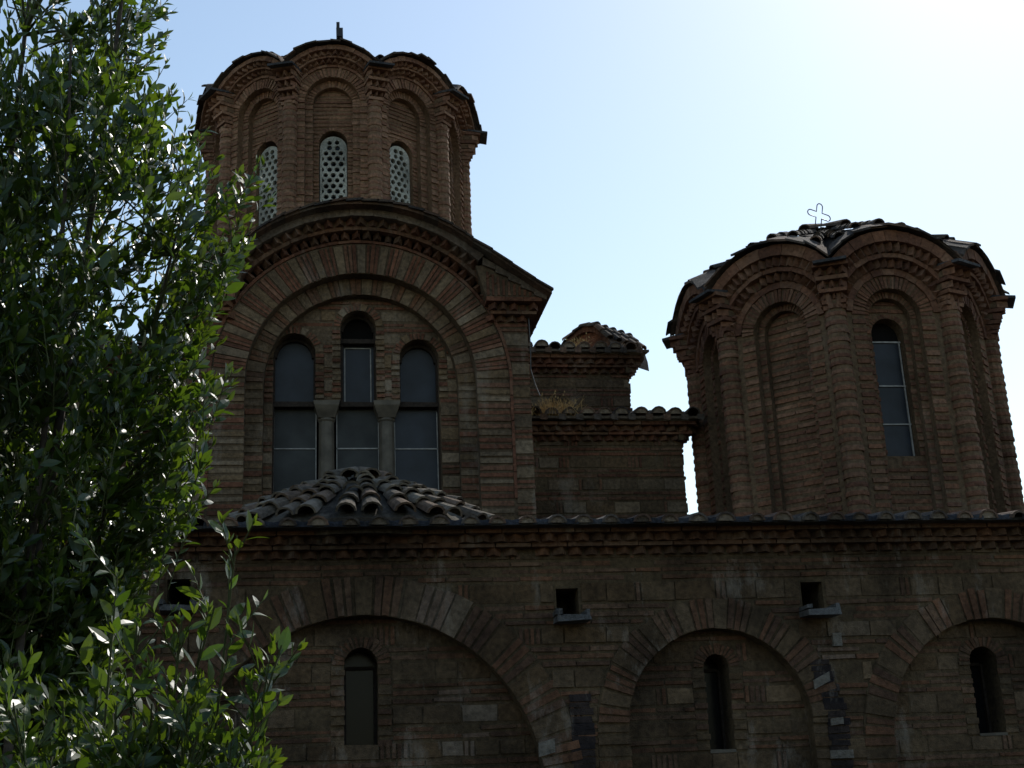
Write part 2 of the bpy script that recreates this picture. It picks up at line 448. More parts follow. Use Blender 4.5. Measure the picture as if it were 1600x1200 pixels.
for i, (wu, wr, wz, wb) in enumerate(WIN):                          # narrow windows of the aisle
    m = MB(); poly = arch_poly(wu, wr + .01, wz, wb - .01, 12)
    m.quad([MA(u, -.40, z) for u, z in poly], (.1, .1, .1)); wn = m.build('narrow_window', M_DARK, church)
    m = MB(); t = .022
    box(m, MA, wu - wr, wu - wr + t, -.398, -.365, wb, wz, (.1, .1, .1)); box(m, MA, wu + wr - t, wu + wr, -.398, -.365, wb, wz, (.1, .1, .1))
    box(m, MA, wu - wr + t, wu + wr - t, -.397, -.37, wz - .012, wz + .012, (.1, .1, .1)); box(m, MA, wu - wr + t, wu + wr - t, -.397, -.37, wb, wb + .02, (.1, .1, .1))
    m.build('window_frame', M_WOOD, wn)
    m = MB(); box(m, MA, wu - wr, wu + wr, -.36, -.12, wb - .012, wb + .012, (.3, .3, .3), .003); m.build('window_sill', M_COLUMN, wn)

# ---- tiled roof of the aisle
def roof_z(y): return 3.66 + (y - 9.7) * .145
rf = MB()
rf.quad([(AX0, 9.70, 3.655), (AX1, 9.70, 3.655), (AX1, 15.2, roof_z(15.2)), (AX0, 15.2, roof_z(15.2))], (.05, .05, .055))
rf.quad([(AX0, 9.70, 3.655), (AX1, 9.70, 3.655), (AX1, 9.70, 3.632), (AX0, 9.70, 3.632)], (.07, .065, .06))
rf.quad([(AX0, 9.70, 3.632), (AX1, 9.70, 3.632), (AX1, 10.05, 3.636), (AX0, 10.05, 3.636)], (.07, .055, .045))
x = AX0
while x < AX1:
    s = random.uniform(.20, .24)
    y0 = 9.655 + random.uniform(-.012, .012)
    tile_row(rf, (x, y0, roof_z(y0) - .012), (x + random.uniform(-.02, .02), 13.6, roof_z(13.6) + .01), .072 * random.uniform(.9, 1.1), .062, 9, TILES, filled=random.random() < .95, lift=0)
    # flat pan tile lip between two covers
    w = s - .08
    rf.add([(x + .04, y0 + .027, 3.682), (x + .04 + w / 2, y0 + .02, 3.668), (x + .04 + w, y0 + .027, 3.682), (x + .04 + w, y0 + .4, 3.735), (x + .04 + w / 2, y0 + .4, 3.71), (x + .04, y0 + .4, 3.735)],
           [(0, 1, 4, 5), (1, 2, 3, 4)], pick([(.06, .065, .078), (.05, .055, .07)]))
    rf.add([(x + .04, y0 + .025, 3.682), (x + .04 + w / 2, y0 + .018, 3.668), (x + .04 + w, y0 + .025, 3.682), (x + .04 + w, y0 + .024, 3.634), (x + .04, y0 + .024, 3.634)], [(0, 1, 2, 3, 4)], pick([(.06, .065, .078), (.05, .055, .07)]))
    x += s
rf.build('aisle_roof', M_TILE, church)

# ---- fan-shaped tiled cap over the vestibule
fc = MB(); FX, FY, FZ0, FZ1, FR = .40, 11.0, 3.72, 4.31, 1.24
NS = 40
def fanp(ph, t, lift=0):      # t 0 at the eave, 1 at the top
    r = FR * (1 - t) + .04 * t; z = FZ0 + (FZ1 - FZ0) * (t ** .8) + lift
    return Vector((FX + r * math.sin(ph), FY - r * math.cos(ph), z))
for i in range(NS):
    a, b = 2 * PI * i / NS, 2 * PI * (i + 1) / NS
    for k in range(6): fc.quad([fanp(a, k / 6), fanp(b, k / 6), fanp(b, (k + 1) / 6), fanp(a, (k + 1) / 6)], pick([(.075, .066, .052)], .3))
    fc.quad([fanp(a, 0), fanp(b, 0), fanp(b, 0, -.12), fanp(a, 0, -.12)], (.1, .08, .06))
nrow = 36
for i in range(nrow):
    ph = 2 * PI * (i + .35) / nrow + random.uniform(-.05, .05)
    top = .93 if i % 6 == 0 else (.74 if i % 3 == 0 else (.6 if i % 3 == 1 else .5))
    K = 3 if top > .6 else 2
    up = Vector((math.sin(ph), -math.cos(ph), 1.6)).normalized()
    for k in range(K):
        t0, t1 = top * k / K, top * (k + 1) / K + .03
        sh = random.uniform(-.03, .03)
        tile_row(fc, fanp(ph + sh, t0, .02), fanp(ph + sh * .5, min(t1, 1), .02), .082 - .014 * t0, .078 - .014 * t1, 2, FAN, up=up, lift=.028, jit=.014)
for a_ in (-.9, -.25, .35, 1.0, 1.7, 2.6, -1.8):
    tile_row(fc, fanp(a_, .80, .03), fanp(a_, 1.0, .05), .085, .07, 1, FAN, lift=.02, up=Vector((0, -.3, 1)))
tag(fc.build('fan_roof', M_TILE, church))

# ---- gable wall with the triple window
MG = frame((0, 13, 0), (1, 0, 0), (0, -1, 0))
GX, GZ, G0, G1, G2 = .53, 5.83, 1.17, 1.50, .99
GL, GR = 2 * GX - 2.245, 2.245
gw = MB()
pts = [(GL, 3.8), (GR, 3.8), (GR, 6.66)] + [(GX + 1.72 * math.sin(a), GZ + 1.72 * math.cos(a)) for a in [R(58) - R(116) * i / 20 for i in range(21)]] + [(GL, 6.66)]
prism(gw, MG, pts, [arch_poly(GX, G0, GZ, 4.0)], 0, -3.6, MO, hole_depth=-.16, back=True)
fill(gw, MG, 3.95, 6.5, solid_fn(lambda z: [(GL, GR)], [(GX, G1 + .03, GZ, 3.0)]), banded_style(BR, ST))
# right flank of the arm
MF = frame((GR, 13, 0), (0, 1, 0), (1, 0, 0)); fill(gw, MF, 4.0, 6.6, lambda z: [(.02, 3.4)], banded_style(BR, ST))
prism(gw, MG, arch_poly(GX, G0 + .02, GZ, 3.9), [arch_poly(GX, G2, GZ, 4.1)], -.15, -.4, MO, hole_depth=-.27)
W3 = [(-.155, .215, 6.21, 4.3), (.50, .185, 6.50, 4.3), (1.13, .205, 6.165, 4.3)]
prism(gw, MG, arch_poly(GX, G2 + .02, GZ, 3.95), [[(W3[0][0] - .215, 4.25)] + arch_poly(W3[0][0], .215, 6.21, 5.70)[1:-1] + [(.07, 5.70), (.315, 5.70)] + arch_poly(W3[1][0], .185, 6.50, 5.70)[1:-1] + [(.685, 5.70), (.925, 5.70)] + arch_poly(W3[2][0], .205, 6.165, 5.70)[1:-1] + [(1.335, 4.25)]], -.26, -.62, MO, hole_depth=-.5)
fill(gw, MG, 4.0, 6.85, solid_fn(lambda z: ([(GX - arch_half(z, G2, GZ, 0), GX + arch_half(z, G2, GZ, 0))] if arch_half(z, G2, GZ, 0) else []),
     [(W3[0][0], .30, 6.21, 5.7), (W3[1][0], .265, 6.5, 5.7), (W3[2][0], .29, 6.165, 5.7)], [(-.37, 1.34, 3, 5.71)]), banded_style(BR, ST, (2, 2)), n0=-.26, proud=.012)
for (u, r, zs, zb), nb in zip(W3, (19, 17, 19)):
    ring(gw, MG, u, zs, r, r + .085, 0, PI, -.257, -.29, nb, BR, MO, stones=ST, every=6)
    jamb(gw, MG, u, r, r + .085, 5.71, zs, -.259, BR + ST, .036, .028, .02)
for k in range(26):                                                   # plain courses of the inner order
    pass
jamb(gw, MG, GX, G2 + .005, G0, 4.0, GZ, -.15, BR + ST + ST, .05, .03, .012)
jamb(gw, MG, GX, G0, G1, 4.0, GZ, 0, BR + ST, .045, .03, .014)
gable = gw.build('gable_wall', M_WALL, church)
a = MB(); ring(a, MG, GX, GZ, G0, G1, R(1), R(179), .004, -.15, 92, BR, MO, stones=ST, every=5, fillf=.66, proud=.016); a.build('great_arch', M_WALL, gable)
a = MB(); ring(a, MG, GX, GZ, G2, G0 + .01, R(1), R(179), -.147, -.26, 60, BRS, MO, stones=ST, every=4, fillf=.7); a.build('inner_arch', M_WALL, gable)
a = MB()                                                              # thin brick rim round the great arch and down the pier
P = arc_P(MG, GX, GZ)
arc_band(a, P, 1.505, 1.535, R(-90), R(90), -.02, .022, BR, 40, .01, .004)
for s in (-1, 1):
    z = 4.6
    while z < GZ: box(a, MG, GX + s * 1.52 - .015, GX + s * 1.52 + .015, 0, .02, z, z + .26, pick(BR)); z += .27
a.build('brick_rim', M_WALL, gable)
# arched cornice
c = MB(); A = R(60)
arc_teeth(c, P, 1.545, 1.615, -A, A, -.02, .09, BRS + BR, 30)
arc_band(c, P, 1.615, 1.655, -A, A, -.05, .11, BRS, 18, .01, .006)
arc_band(c, P, 1.545, 1.70, -A, A, -.05, .0, [MOS], 24)
arc_band(c, P, 1.655, 1.72, -A, A, -.05, .10, [MOS], 24)
arc_teeth(c, P, 1.655, 1.725, -A, A, .09, .20, BRS + BR, 31)
arc_band(c, P, 1.725, 1.81, R(-44), R(44), -.05, .225, [(.15, .12, .095), (.13, .10, .08)], 11, .004, .006)
for s in (1, -1):                                                     # level returns on the piers, and the brick wedge above
    x0, x1 = (1.80, GR) if s == 1 else (GL, 2 * GX - 1.80)
    P2 = straight_P(MG); e = .14
    xa, xb = (x0, x1 + e) if s == 1 else (x0 - e, x1)
    box(c, MG, x0, x1, -.05, .006, 6.44, 6.70, MOS)
    arc_teeth(c, P2, 6.47, 6.53, x0, x1, 0, .09, BRS + BR, 4)
    arc_band(c, P2, 6.53, 6.565, xa + .05, xb - .05, -.05, .11, BRS, 3, .01)
    arc_teeth(c, P2, 6.57, 6.635, xa + .03, xb - .03, .08, .18, BRS + BR, 5); box(c, MG, xa + .05, xb - .05, -.05, .09, 6.566, 6.636, MOS)
    arc_band(c, P2, 6.64, 6.685, xa, xb, -.05, .20, BR, 3, .01)
    f = lambda u: u if s == 1 else 2 * GX - u
    tri = [(f(1.80), 6.688), (f(2.38), 6.688), (f(2.38), 6.715), (f(1.78), 7.03), (f(1.70), 7.03)]
    prism(c, MG, tri, [], .19, -.1, MO)
    d0, d1 = (GX + 1.79 * math.sin(R(44)), GZ + 1.77 * math.cos(R(44))), (2.43, 6.695)
    for q in range(5):
        a_, b_ = [(d0[0] + (d1[0] - d0[0]) * (q + e_) / 5, d0[1] + (d1[1] - d0[1]) * (q + e_) / 5) for e_ in (0, .985)]
        prism(c, MG, [(f(a_[0]), a_[1] - .075), (f(b_[0]), b_[1] - .045), (f(b_[0]), b_[1] + .012), (f(a_[0]), a_[1] + .012)], [], .225, -.05, pick([(.14, .11, .085)]))
    u = 1.82
    while u < 2.33:
        top = 6.70 + (2.38 - u) * .50
        box(c, MG, f(u) - .012, f(u) + .012, .19, .20, 6.70, top - .02, pick(BR), .003); u += .055
c.build('gable_cornice', M_WALL, gable)
# roof of the arm: follows the arched top edge and runs back to the dome
rl = [(2.46, 6.70), (2.28, 6.82), (2.05, 6.985), (1.85, 7.13), (1.66, 7.25)] + [(GX + 1.80 * math.sin(a), GZ + 1.83 * math.cos(a)) for a in [R(36) - R(36) * i / 7 for i in range(8)]]
rl = rl + [(2 * GX - u, z) for u, z in reversed(rl[:-1])]
rm = MB()
for (u0, z0), (u1, z1) in zip(rl[:-1], rl[1:]):
    ra, rb = MG(u0, .36, z0), MG(u1, .36, z1); rc, rd = MG(u1, -2.6, z1 + .05), MG(u0, -2.6, z0 + .05)
    dn = Vector((0, 0, -.035))
    rm.add([ra, rb, rc, rd, ra + dn, rb + dn, rc + dn, rd + dn], BOXF, pick(TILES))
    k = 0
    y = .40
    while y > -2.4:
        mid = (u0 + u1) / 2
        if True:
            t = pick(SLATE + TILES)
            L = random.uniform(.2, .34); dz = random.uniform(0, .018)
            d = Vector((u1 - u0, 0, z1 - z0)) * .06
            pa, pb = MG(u0, y, z0 + .012 + dz) - d, MG(u1, y, z1 + .004 + dz * .3) + d
            pc, pd = MG(u1, y - L, z1 + .05), MG(u0, y - L, z0 + .05)
            dd = Vector((0, 0, -.024))
            rm.add([pa, pb, pc, pd, pa + dd, pb + dd, pc + dd, pd + dd], BOXF, t)
        y -= L * .92
tag(rm.build('gable_roof', M_TILE, church))
# the triple window
tw = MB(); nG = -.46
def pane(mb, u0, u1, z0, z1, n=nG): mb.quad([MG(u0, n, z0), MG(u1, n, z0), MG(u1, n, z1), MG(u0, n, z1)], (.1, .1, .1))
fr = MB()
for (u, r, zs, zb) in W3:
    uu0, uu1 = u - r, u + r
    if u < .2: uu1 = .10
    elif u > .9: uu0 = .90
    # dark timber beam at the transom and frames round the upper lights
    box(fr, MG, u - r, u + r, nG + .01, nG + .10, 5.665, 5.715, (.1, .1, .1), .003)
    for s in (-1, 1): box(fr, MG, u + s * r - .018, u + s * r + .018, nG, nG + .05, 5.716, zs, (.1, .1, .1))
    K = 14
    for i in range(K):
        a0, a1 = PI * i / K, PI * (i + 1) / K
        q = lambda a, rr, n: MG(u + rr * math.cos(a), n, zs + rr * math.sin(a))
        fr.add([q(a0, r - .035, nG), q(a1, r - .035, nG), q(a1, r + .01, nG), q(a0, r + .01, nG), q(a0, r - .035, nG + .05), q(a1, r - .035, nG + .05), q(a1, r + .01, nG + .05), q(a0, r + .01, nG + .05)], BOXF, (.1, .1, .1))
box(fr, MG, .315, .685, nG + .012, nG + .09, 6.36, 6.41, (.1, .1, .1), .003)
for u in (.315, .685): box(fr, MG, u - .012, u + .03 if u < .5 else u + .012, nG, nG + .06, 5.716, 6.36, (.1, .1, .1))
for u in (-.385, 1.345): box(fr, MG, u - .02, u + .03, nG, nG + .09, 4.3, 5.664, (.1, .1, .1))
fw_ = fr.build('triple_window', M_WOOD, church)
lights = [('side', -.365, .075, 4.3, 5.665, M_GLASSG, 5.24), ('mid', .275, .715, 4.3, 5.665, M_GLASSG, 5.24), ('side', .87, 1.325, 4.3, 5.665, M_GLASS, 5.235)]
for _, u0, u1, z0, z1, mt, lead in lights:
    m = MB(); pane(m, u0, u1, z0, z1); m.build('glass_pane', mt, fw_)
    m = MB()
    box(m, MG, u0, u1, nG + .003, nG + .012, lead - .006, lead + .006, (.3, .3, .3), .001)
    for u in (u0 + .006, u1 - .006): box(m, MG, u - .005, u + .005, nG + .003, nG + .012, z0, z1 - .03, (.3, .3, .3))
    m.build('glazing_bar', M_LEAD, fw_)
for (u, r, zs, zb) in W3:
    m = MB()
    if abs(u - .5) < .1:
        pane(m, u - r, u + r, 5.71, 6.36, nG + .002); m.build('glass_pane', M_GLASS, fw_)
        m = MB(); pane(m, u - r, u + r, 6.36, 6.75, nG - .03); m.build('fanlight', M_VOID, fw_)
        m = MB()
        for uu in (u - .135, u + .135): box(m, MG, uu - .006, uu + .006, nG + .005, nG + .014, 5.73, 6.33, (.3, .3, .3))
        for zz in (5.73, 6.33): box(m, MG, u - .129, u + .129, nG + .005, nG + .013, zz - .006, zz + .006, (.3, .3, .3))
        m.build('glazing_bar', M_LEAD, fw_)
    else:
        m.quad([MG(a, nG + .002, z) for a, z in arch_poly(u, r, zs, 5.71, 14)], (.1, .1, .1)); m.build('glass_pane', M_GLASS, fw_)
for u0, u1 in ((.175, .125), (.79, .13)):                              # marble mullions with splayed capitals
    m = MB(); n_ = 14
    prof = [(4.25, .092), (4.35, .085), (5.0, .082), (5.50, .078), (5.515, .09), (5.535, .09)]
    for (za, r_a), (zb_, r_b) in zip(prof[:-1], prof[1:]):
        for k in range(n_):
            a, b = 2 * PI * k / n_, 2 * PI * (k + 1) / n_
            q = lambda t, r, z: MG(u0 + r * math.cos(t), -.40 + r * math.sin(t), z)
            m.quad([q(a, r_a, za), q(b, r_a, za), q(b, r_b, zb_), q(a, r_b, zb_)], (.2, .2, .2))
    m.build('mullion_column', M_COLUMN, fw_, smooth=True)
    m = MB()
    lo, hi, top = (.085, .095, 5.535), (u1, .15, 5.645), (u1 + .005, .155, 5.70)
    ring_ = lambda w, d, z: [MG(u0 - w, -.40 - d, z), MG(u0 + w, -.40 - d, z), MG(u0 + w, -.40 + d, z), MG(u0 - w, -.40 + d, z)]
    lv = [ring_(.085, .085, 5.536), ring_(u1 * .93, .135, 5.635), ring_(u1, .145, 5.655), ring_(u1 + .008, .15, 5.70)]
    for A_, B_ in zip(lv[:-1], lv[1:]):
        for k in range(4): m.quad([A_[k], A_[(k + 1) % 4], B_[(k + 1) % 4], B_[k]], (.2, .2, .2))
    m.quad(lv[-1], (.2, .2, .2)); m.build('capital', M_COLUMN, fw_)
# dark interior behind
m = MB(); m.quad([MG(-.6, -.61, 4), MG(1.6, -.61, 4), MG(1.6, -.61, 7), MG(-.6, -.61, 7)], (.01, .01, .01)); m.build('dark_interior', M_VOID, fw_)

m = MB(); tube(m, [(GR + .015, 12.975, 6.55), (GR + .02, 12.97, 6.2), (GR + .012, 12.972, 5.95), (GR + .05, 12.96, 5.78), (GR + .09, 12.95, 5.66)], [.006] * 5, (.3, .3, .3), 5); m.build('cable', M_WIRE, gable)
# ---- corner bays beside the gable, both sides
def corner_bay(flip):
    fx = (lambda x: 2 * GX - x) if flip else (lambda x: x)
    def blk(y, x0, x1, z0, z1, depth, zc, k, eave_y, eave_z, tile_n, yback, zback, name):
        a, b = sorted((fx(x0), fx(x1)))
        Mx = frame((0, y, 0), (1, 0, 0), (0, -1, 0))
        w = MB(); prism(w, Mx, [(a, z0), (b, z0), (b, z1), (a, z1)], [], 0, -depth, MOS, back=True)
        fill(w, Mx, z0 + .1, zc, lambda z: [(a, b)], banded_style(BRS + BR, STS + ST))
        sx = fx(x1); My = frame((sx, y, 0), (0, 1, 0), (-1 if flip else 1, 0, 0))
        fill(w, My, z0 + .1, zc, lambda z: [(0, depth)], banded_style(BRS + BR, STS + ST), proud=.02)
        wo = w.build('bay_wall', M_WALL, church)
        cc = MB(); u0, u1 = (a, b) if not flip else (a - .14, b - .14)
        cornice_straight(cc, Mx, u0, u1, zc, k, BRS + BR, MOS)
        My2 = frame((sx, y, 0), (0, 1, 0), (-1 if flip else 1, 0, 0)); cornice_straight(cc, My2, -.1, depth - .2, zc, k * .999, BRS + BR, MOS)
        cc.build('cornice', M_WALL, wo)
        r = MB(); e0, e1 = sorted((fx(x0 - .3), fx(x1 + .23)))
        r.add([(e0, eave_y, eave_z), (e1, eave_y, eave_z), (e1, yback, zback), (e0, yback, zback), (e0, eave_y, eave_z + .03), (e1, eave_y, eave_z + .03), (e1, yback, zback + .03), (e0, yback, zback + .03)], BOXF, (.11, .085, .06))
        xx = e0 + .06
        while xx < e1 - .03:
            yj = eave_y - random.uniform(.0, .05)
            r.add([(xx + .06, eave_y - .02, eave_z + .05), (xx + .14, eave_y - .03, eave_z + .045), (xx + .14, eave_y - .01, eave_z - .02), (xx + .06, eave_y - .012, eave_z - .012)], [(0, 1, 2, 3)], pick(TILES))
            tile_row(r, (xx, yj, eave_z + .035), (xx + random.uniform(-.03, .03), yback, zback + .035), .085 * random.uniform(.9, 1.1), .075, tile_n, SLATE + TILES, filled=random.random() < .8, jit=.016)
            xx += random.uniform(.18, .21)
        r.build('bay_roof', M_TILE, church)
    blk(14.5, 2.15, 4.24, 3.8, 5.80, 2.6, 5.60, .95, 14.24, 5.80, 5, 16.2, 6.14, 'lower')
    blk(16.0, 2.15, 4.05, 5.6, 7.12, 2.6, 6.91, 1.0, 15.74, 7.125, 4, 17.6, 7.4, 'upper')
corner_bay(False); corner_bay(True)
# low wall end between bay and right dome
# small tiled vault with a brick end, above the upper bay
VC, VA = Vector((3.72, 16.7, 7.18)), R(-52)
ax = Vector((math.sin(VA), -math.cos(VA), 0)); sd_ = Vector((math.cos(VA), math.sin(VA), 0))
vb = MB(); rv = .50
def vp(t, s, r): return VC + ax * s + sd_ * (r * math.cos(t)) + Vector((0, 0, r * math.sin(t) * 1.22))
vb.add([vp(PI * i / 14, .05, rv - .06) for i in range(15)], [tuple(range(15))], (.24, .10, .06))
for i in range(14):
    a, b = PI * i / 14, PI * (i + 1) / 14
    vb.quad([vp(a, .12, rv), vp(b, .12, rv), vp(b, -.62, rv), vp(a, -.62, rv)], pick(TILES))
    vb.quad([vp(a, .12, rv), vp(b, .12, rv), vp(b, .12, rv - .07), vp(a, .12, rv - .07)], pick(BR))
    vb.quad([vp(a, .12, rv - .07), vp(b, .12, rv - .07), vp(b, .0, rv - .07), vp(a, .0, rv - .07)], pick(BR))
s = .10
while s > -.62:
    for (t0, t1) in ((.17, .36), (.34, .53), (.86, .70), (.72, .48)):
        a, b = PI * t0, PI * t1
        m_ = (a + b) / 2
        tile_row(vb, vp(a, s, rv), vp(b, s, rv), .075, .07, 2, SLATE + TILES, up=(vp(m_, s, 1) - VC - ax * s).normalized(), lift=.012)
    s -= .17
tag(vb.build('vault', M_TILE, church))

# ------------------------------------------------------------------ domes
def dome(name, cx, cy, N, Rw, rot, z0, zs, r0, rt, r1, ww, win_zs, win_zb, windows, zcap, zapex, arc_r, arc_zc, zroof, over, pal, mortar, mat, colr, lattice, bars=None, seedv=1):
    random.seed(seedv)
    a = Rw * math.cos(PI / N)
    hw = Rw * math.sin(PI / N)
    drum = MB(); corn = MB(); frames_ = []
    wins = []
    for k in range(N):
        th = rot + 2 * PI * (k + .5) / N                            # face normal, measured from -Y towards +X
        nv = Vector((math.sin(th), -math.cos(th), 0)); uv = Vector((math.cos(th), math.sin(th), 0))
        O = Vector((cx, cy, 0)) + nv * a
        M = frame(O, uv, nv); has = windows(k)
        ztop = arc_zc + math.sqrt(max(.01, arc_r ** 2 - hw ** 2))
        top = [(hw * math.cos(t), zs + .1 + (zapex - .12 - zs - .1) * math.sin(t)) for t in [PI * i / 16 for i in range(17)]]
        outer = [(-hw, z0), (hw, z0), (hw, zcap - .05)] + top[1:-1] + [(-hw, zcap - .05)]
        ra = arc_r - .04; am0 = math.asin(min(1, hw / ra))
        outer = [(-hw, z0), (hw, z0)] + [(ra * math.sin(am0 * (1 - i / 8)), arc_zc + ra * math.cos(am0 * (1 - i / 8))) for i in range(17)]
        prism(drum, M, outer, [arch_poly(0, r0, zs, z0 + .15, 18)], 0, -.15, mortar, hole_depth=-.105)
        prism(drum, M, arch_poly(0, r0 + .02, zs, z0 + .1, 18), [arch_poly(0, r1, zs, z0 + .15, 18)], -.10, -.26, mortar, hole_depth=-.19)
        holes = [arch_poly(0, ww, win_zs, win_zb, 14)] if has else []
        prism(drum, M, arch_poly(0, r1 + .02, zs, z0 + .1, 18), holes, -.185, -.36, mortar, hole_depth=-.36)
        # voussoirs of the two orders, jamb courses and the infill
        ring(drum, M, 0, zs, r0, r0 + rt, R(1), R(179), .003, -.10, 27, pal, mortar, proud=.016, fillf=.6)
        ring(drum, M, 0, zs, r1, r0 + .01, R(1), R(179), -.097, -.185, 23, pal, mortar, proud=.012, fillf=.62)
        jamb(drum, M, 0, r0, min(r0 + rt, hw - .02), z0, zs, 0, pal, .045, .045, .018)
        jamb(drum, M, 0, r1, r0 - .002, z0, zs, -.10, pal, .045, .045, .014)
        sol = solid_fn(lambda z: ([(-arch_half(z, r1, zs, 0), arch_half(z, r1, zs, 0))] if arch_half(z, r1, zs, 0) else []), [(0, ww + (.0 if lattice else .06), win_zs, win_zb)] if has else [])
        fill(drum, M, z0, zs + r1, sol, brick_style(pal=[tuple(x * (1 if has or lattice else 1.22) for x in c_) for c_ in pal], h=.042 if not lattice else .03, joint=.038 if not lattice else .028), n0=-.185, proud=.014)
        if has:
            ring(drum, M, 0, win_zs, ww, ww + .06, R(1), R(179), -.181, -.22, 17, pal, mortar, proud=.006)
            if not lattice: jamb(drum, M, 0, ww, ww + .058, win_zb, win_zs, -.185, pal, .042, .04, .014)
            wins.append((M, k))
        # scalloped cornice over the face
        steps = [('t', r0 + rt + .005, .075, .0, .075), ('b', .085, .045, .0, .10), ('t', .13, .075, .08, .155), ('b', .205, .075, .0, .20), ]
        zc1 = arc_zc; base_r = r0 + rt
        tot = (zroof - arc_zc) - .03 - .0
        # radii counted down from the roof edge
        rr = arc_r - .04; sp = rr - base_r; q_ = lambda f: base_r + sp * f
        lay = [(q_(0), q_(.17), 0, .03, 'b'), (q_(.17), q_(.38), .03, .105, 't'), (q_(.38), q_(.50), 0, .12, 'b'), (q_(.50), q_(.73), .115, .18, 't'), (q_(.73), rr, 0, .20, 'b')]
        PP = lambda al, r, n: M(r * math.sin(al), n, zc1 + r * math.cos(al))
        for ri, ro, n0_, n1_, kd in lay:
            h_ = (a + n1_ * .8) * math.tan(PI / N)
            am = math.asin(min(1, h_ / ro)) if ro > h_ else R(85)
            if kd == 'b': arc_band(corn, PP, ri, ro, -am, am, -.05, n1_, pal, 11, .012, .005)
            else:
                arc_band(corn, PP, ri, ro, -am, am, -.05, n0_ + .004, [tuple(x * .8 for x in mortar)], 12)
                arc_teeth(corn, PP, ri, ro, -am, am, n0_, n1_, pal, max(9, int(2 * am * ro / .088)))
    dr = drum.build(name, mat, church)
    corn.build('scalloped_cornice', mat, dr)
    # corner half-columns of ribbed courses, and the corbelled capitals under slate plates
    for k in range(N):
        th = rot + 2 * PI * k / N
        nv = Vector((math.sin(th), -math.cos(th), 0)); uv = Vector((math.cos(th), math.sin(th), 0))
        m = MB(); O = Vector((cx, cy, 0)) + nv * Rw
        z = z0; seg = 12
        while z < zcap - .44:
            h = random.uniform(.040, .05); r = colr * random.uniform(.965, 1.035); c_ = pick(pal); g_ = random.uniform(.04, .052)
            off = uv * random.uniform(-.006, .006)
            e_ = random.uniform(.90, .95); prof = [(z, r * e_, mortar), (z + .004, r * .985, c_), (z + h * .5, r, c_), (z + h, r * .98, c_), (z + h + .004, r * e_, c_), (z + h + g_, r * e_, mortar)]
            for (za, ra, ca), (zb_, rb, cb) in zip(prof[:-1], prof[1:]):
                for q in range(seg):
                    t0, t1 = 2 * PI * q / seg, 2 * PI * (q + 1) / seg
                    f = lambda t, r_, zz: O + off + nv * (r_ * math.cos(t)) + uv * (r_ * math.sin(t)) + Vector((0, 0, zz))
                    m.quad([f(t0, ra, za), f(t1, ra, za), f(t1, rb, zb_), f(t0, rb, zb_)], cb if cb != mortar else mortar)
            z += h + g_
        m.build('half_column', mat, dr)
        m = MB(); M = frame(O, uv, nv); zz = zcap - .46
        for (h, w, d) in ((.05, .15, .05), (.045, .165, .075), (.055, .175, .10), (.045, .19, .125), (.07, .20, .16), (.045, .215, .17), (.07, .225, .215), (.05, .24, .235)):
            w *= colr / .125 * 1.0
            if h > .052:
                PP = lambda u_, r_, n_: M(u_, n_, r_)
                arc_teeth(m, PP, zz, zz + h, -w * .8, w * .8, d - .08, d + colr * .3, pal, 3)
                box(m, M, -w * .75, w * .75, -.1, d - .06, zz, zz + h, tuple(x * .9 for x in mortar))
            else: box(m, M, -w * .8, w * .8, -.1, d + colr * .25, zz, zz + h - .004, pick(pal), .004)
            zz += h + .006
        m.build('corbel_capital', mat, dr)
    # roof: scalloped edge rising to the apex, slates along the edge, tile rows above
    ro = MB(); Redge = (a + over)
    hwE = Redge * math.tan(PI / N); K = 9
    def edge_z(u): return arc_zc + math.sqrt(max(.0, arc_r ** 2 - u * u)) if abs(u) < arc_r else arc_zc
    zv = edge_z(hwE)
    def rp(th, u, t, lift=0):
        nv = Vector((math.sin(th), -math.cos(th), 0)); uv = Vector((math.cos(th), math.sin(th), 0))
        s_ = 1 - t
        z = zv + (zroof_top - zv) * t + (edge_z(u) - zv) * (1 - t) ** 1.0 + lift
        return Vector((cx, cy, z)) + nv * (Redge * s_) + uv * (u * s_)
    zroof_top = zroof
    for k in range(N):
        th = rot + 2 * PI * (k + .5) / N
        us = [hwE * (-1 + 2 * i / K) for i in range(K + 1)]
        for u0, u1 in zip(us[:-1], us[1:]):
            for t0, t1 in ((0, .15), (.15, .4), (.4, .7), (.7, .96)):
                ro.quad([rp(th, u0, t0), rp(th, u1, t0), rp(th, u1, t1), rp(th, u0, t1)], pick(SLATE))
            # under side of the overhang
            ro.quad([rp(th, u0, 0), rp(th, u1, 0), rp(th, u1, .17) + Vector((0, 0, -.10)), rp(th, u0, .17) + Vector((0, 0, -.10))], (.09, .065, .05))
        i = 0; u = -hwE * .97
        while u < hwE * .97:                                        # slates along the edge
            w = random.uniform(.12, .22); u1 = min(u + w, hwE * .99)
            e = -random.uniform(-.03, .06) / Redge; dz = random.uniform(.0, .04)
            p = [rp(th, u, e, dz), rp(th, u1, e, dz * .3), rp(th, u1, .16, .03), rp(th, u, .16, .03)]
            dn = Vector((0, 0, -.026))
            ro.add(p + [q + dn for q in p], BOXF, pick(SLATE + TILES[:1])); u = u1 - .012
        nr = 4 if N > 8 else 5
        for i in range(nr):
            u = hwE * (-.8 + 1.6 * i / (nr - 1)); ts = [.16, .38, .6, .82] if i % 2 == 0 else [.16, .36, .55]
            for t0, t1 in zip(ts[:-1], ts[1:]):
                sh = random.uniform(-.02, .02)
                tile_row(ro, rp(th, u + sh, t0, .015), rp(th, u, t1 + .03, .015), .072 * (1 - t0 * .4), .068 * (1 - t1 * .4), 2, SLATE + TILES[:1], lift=.01, jit=.012)
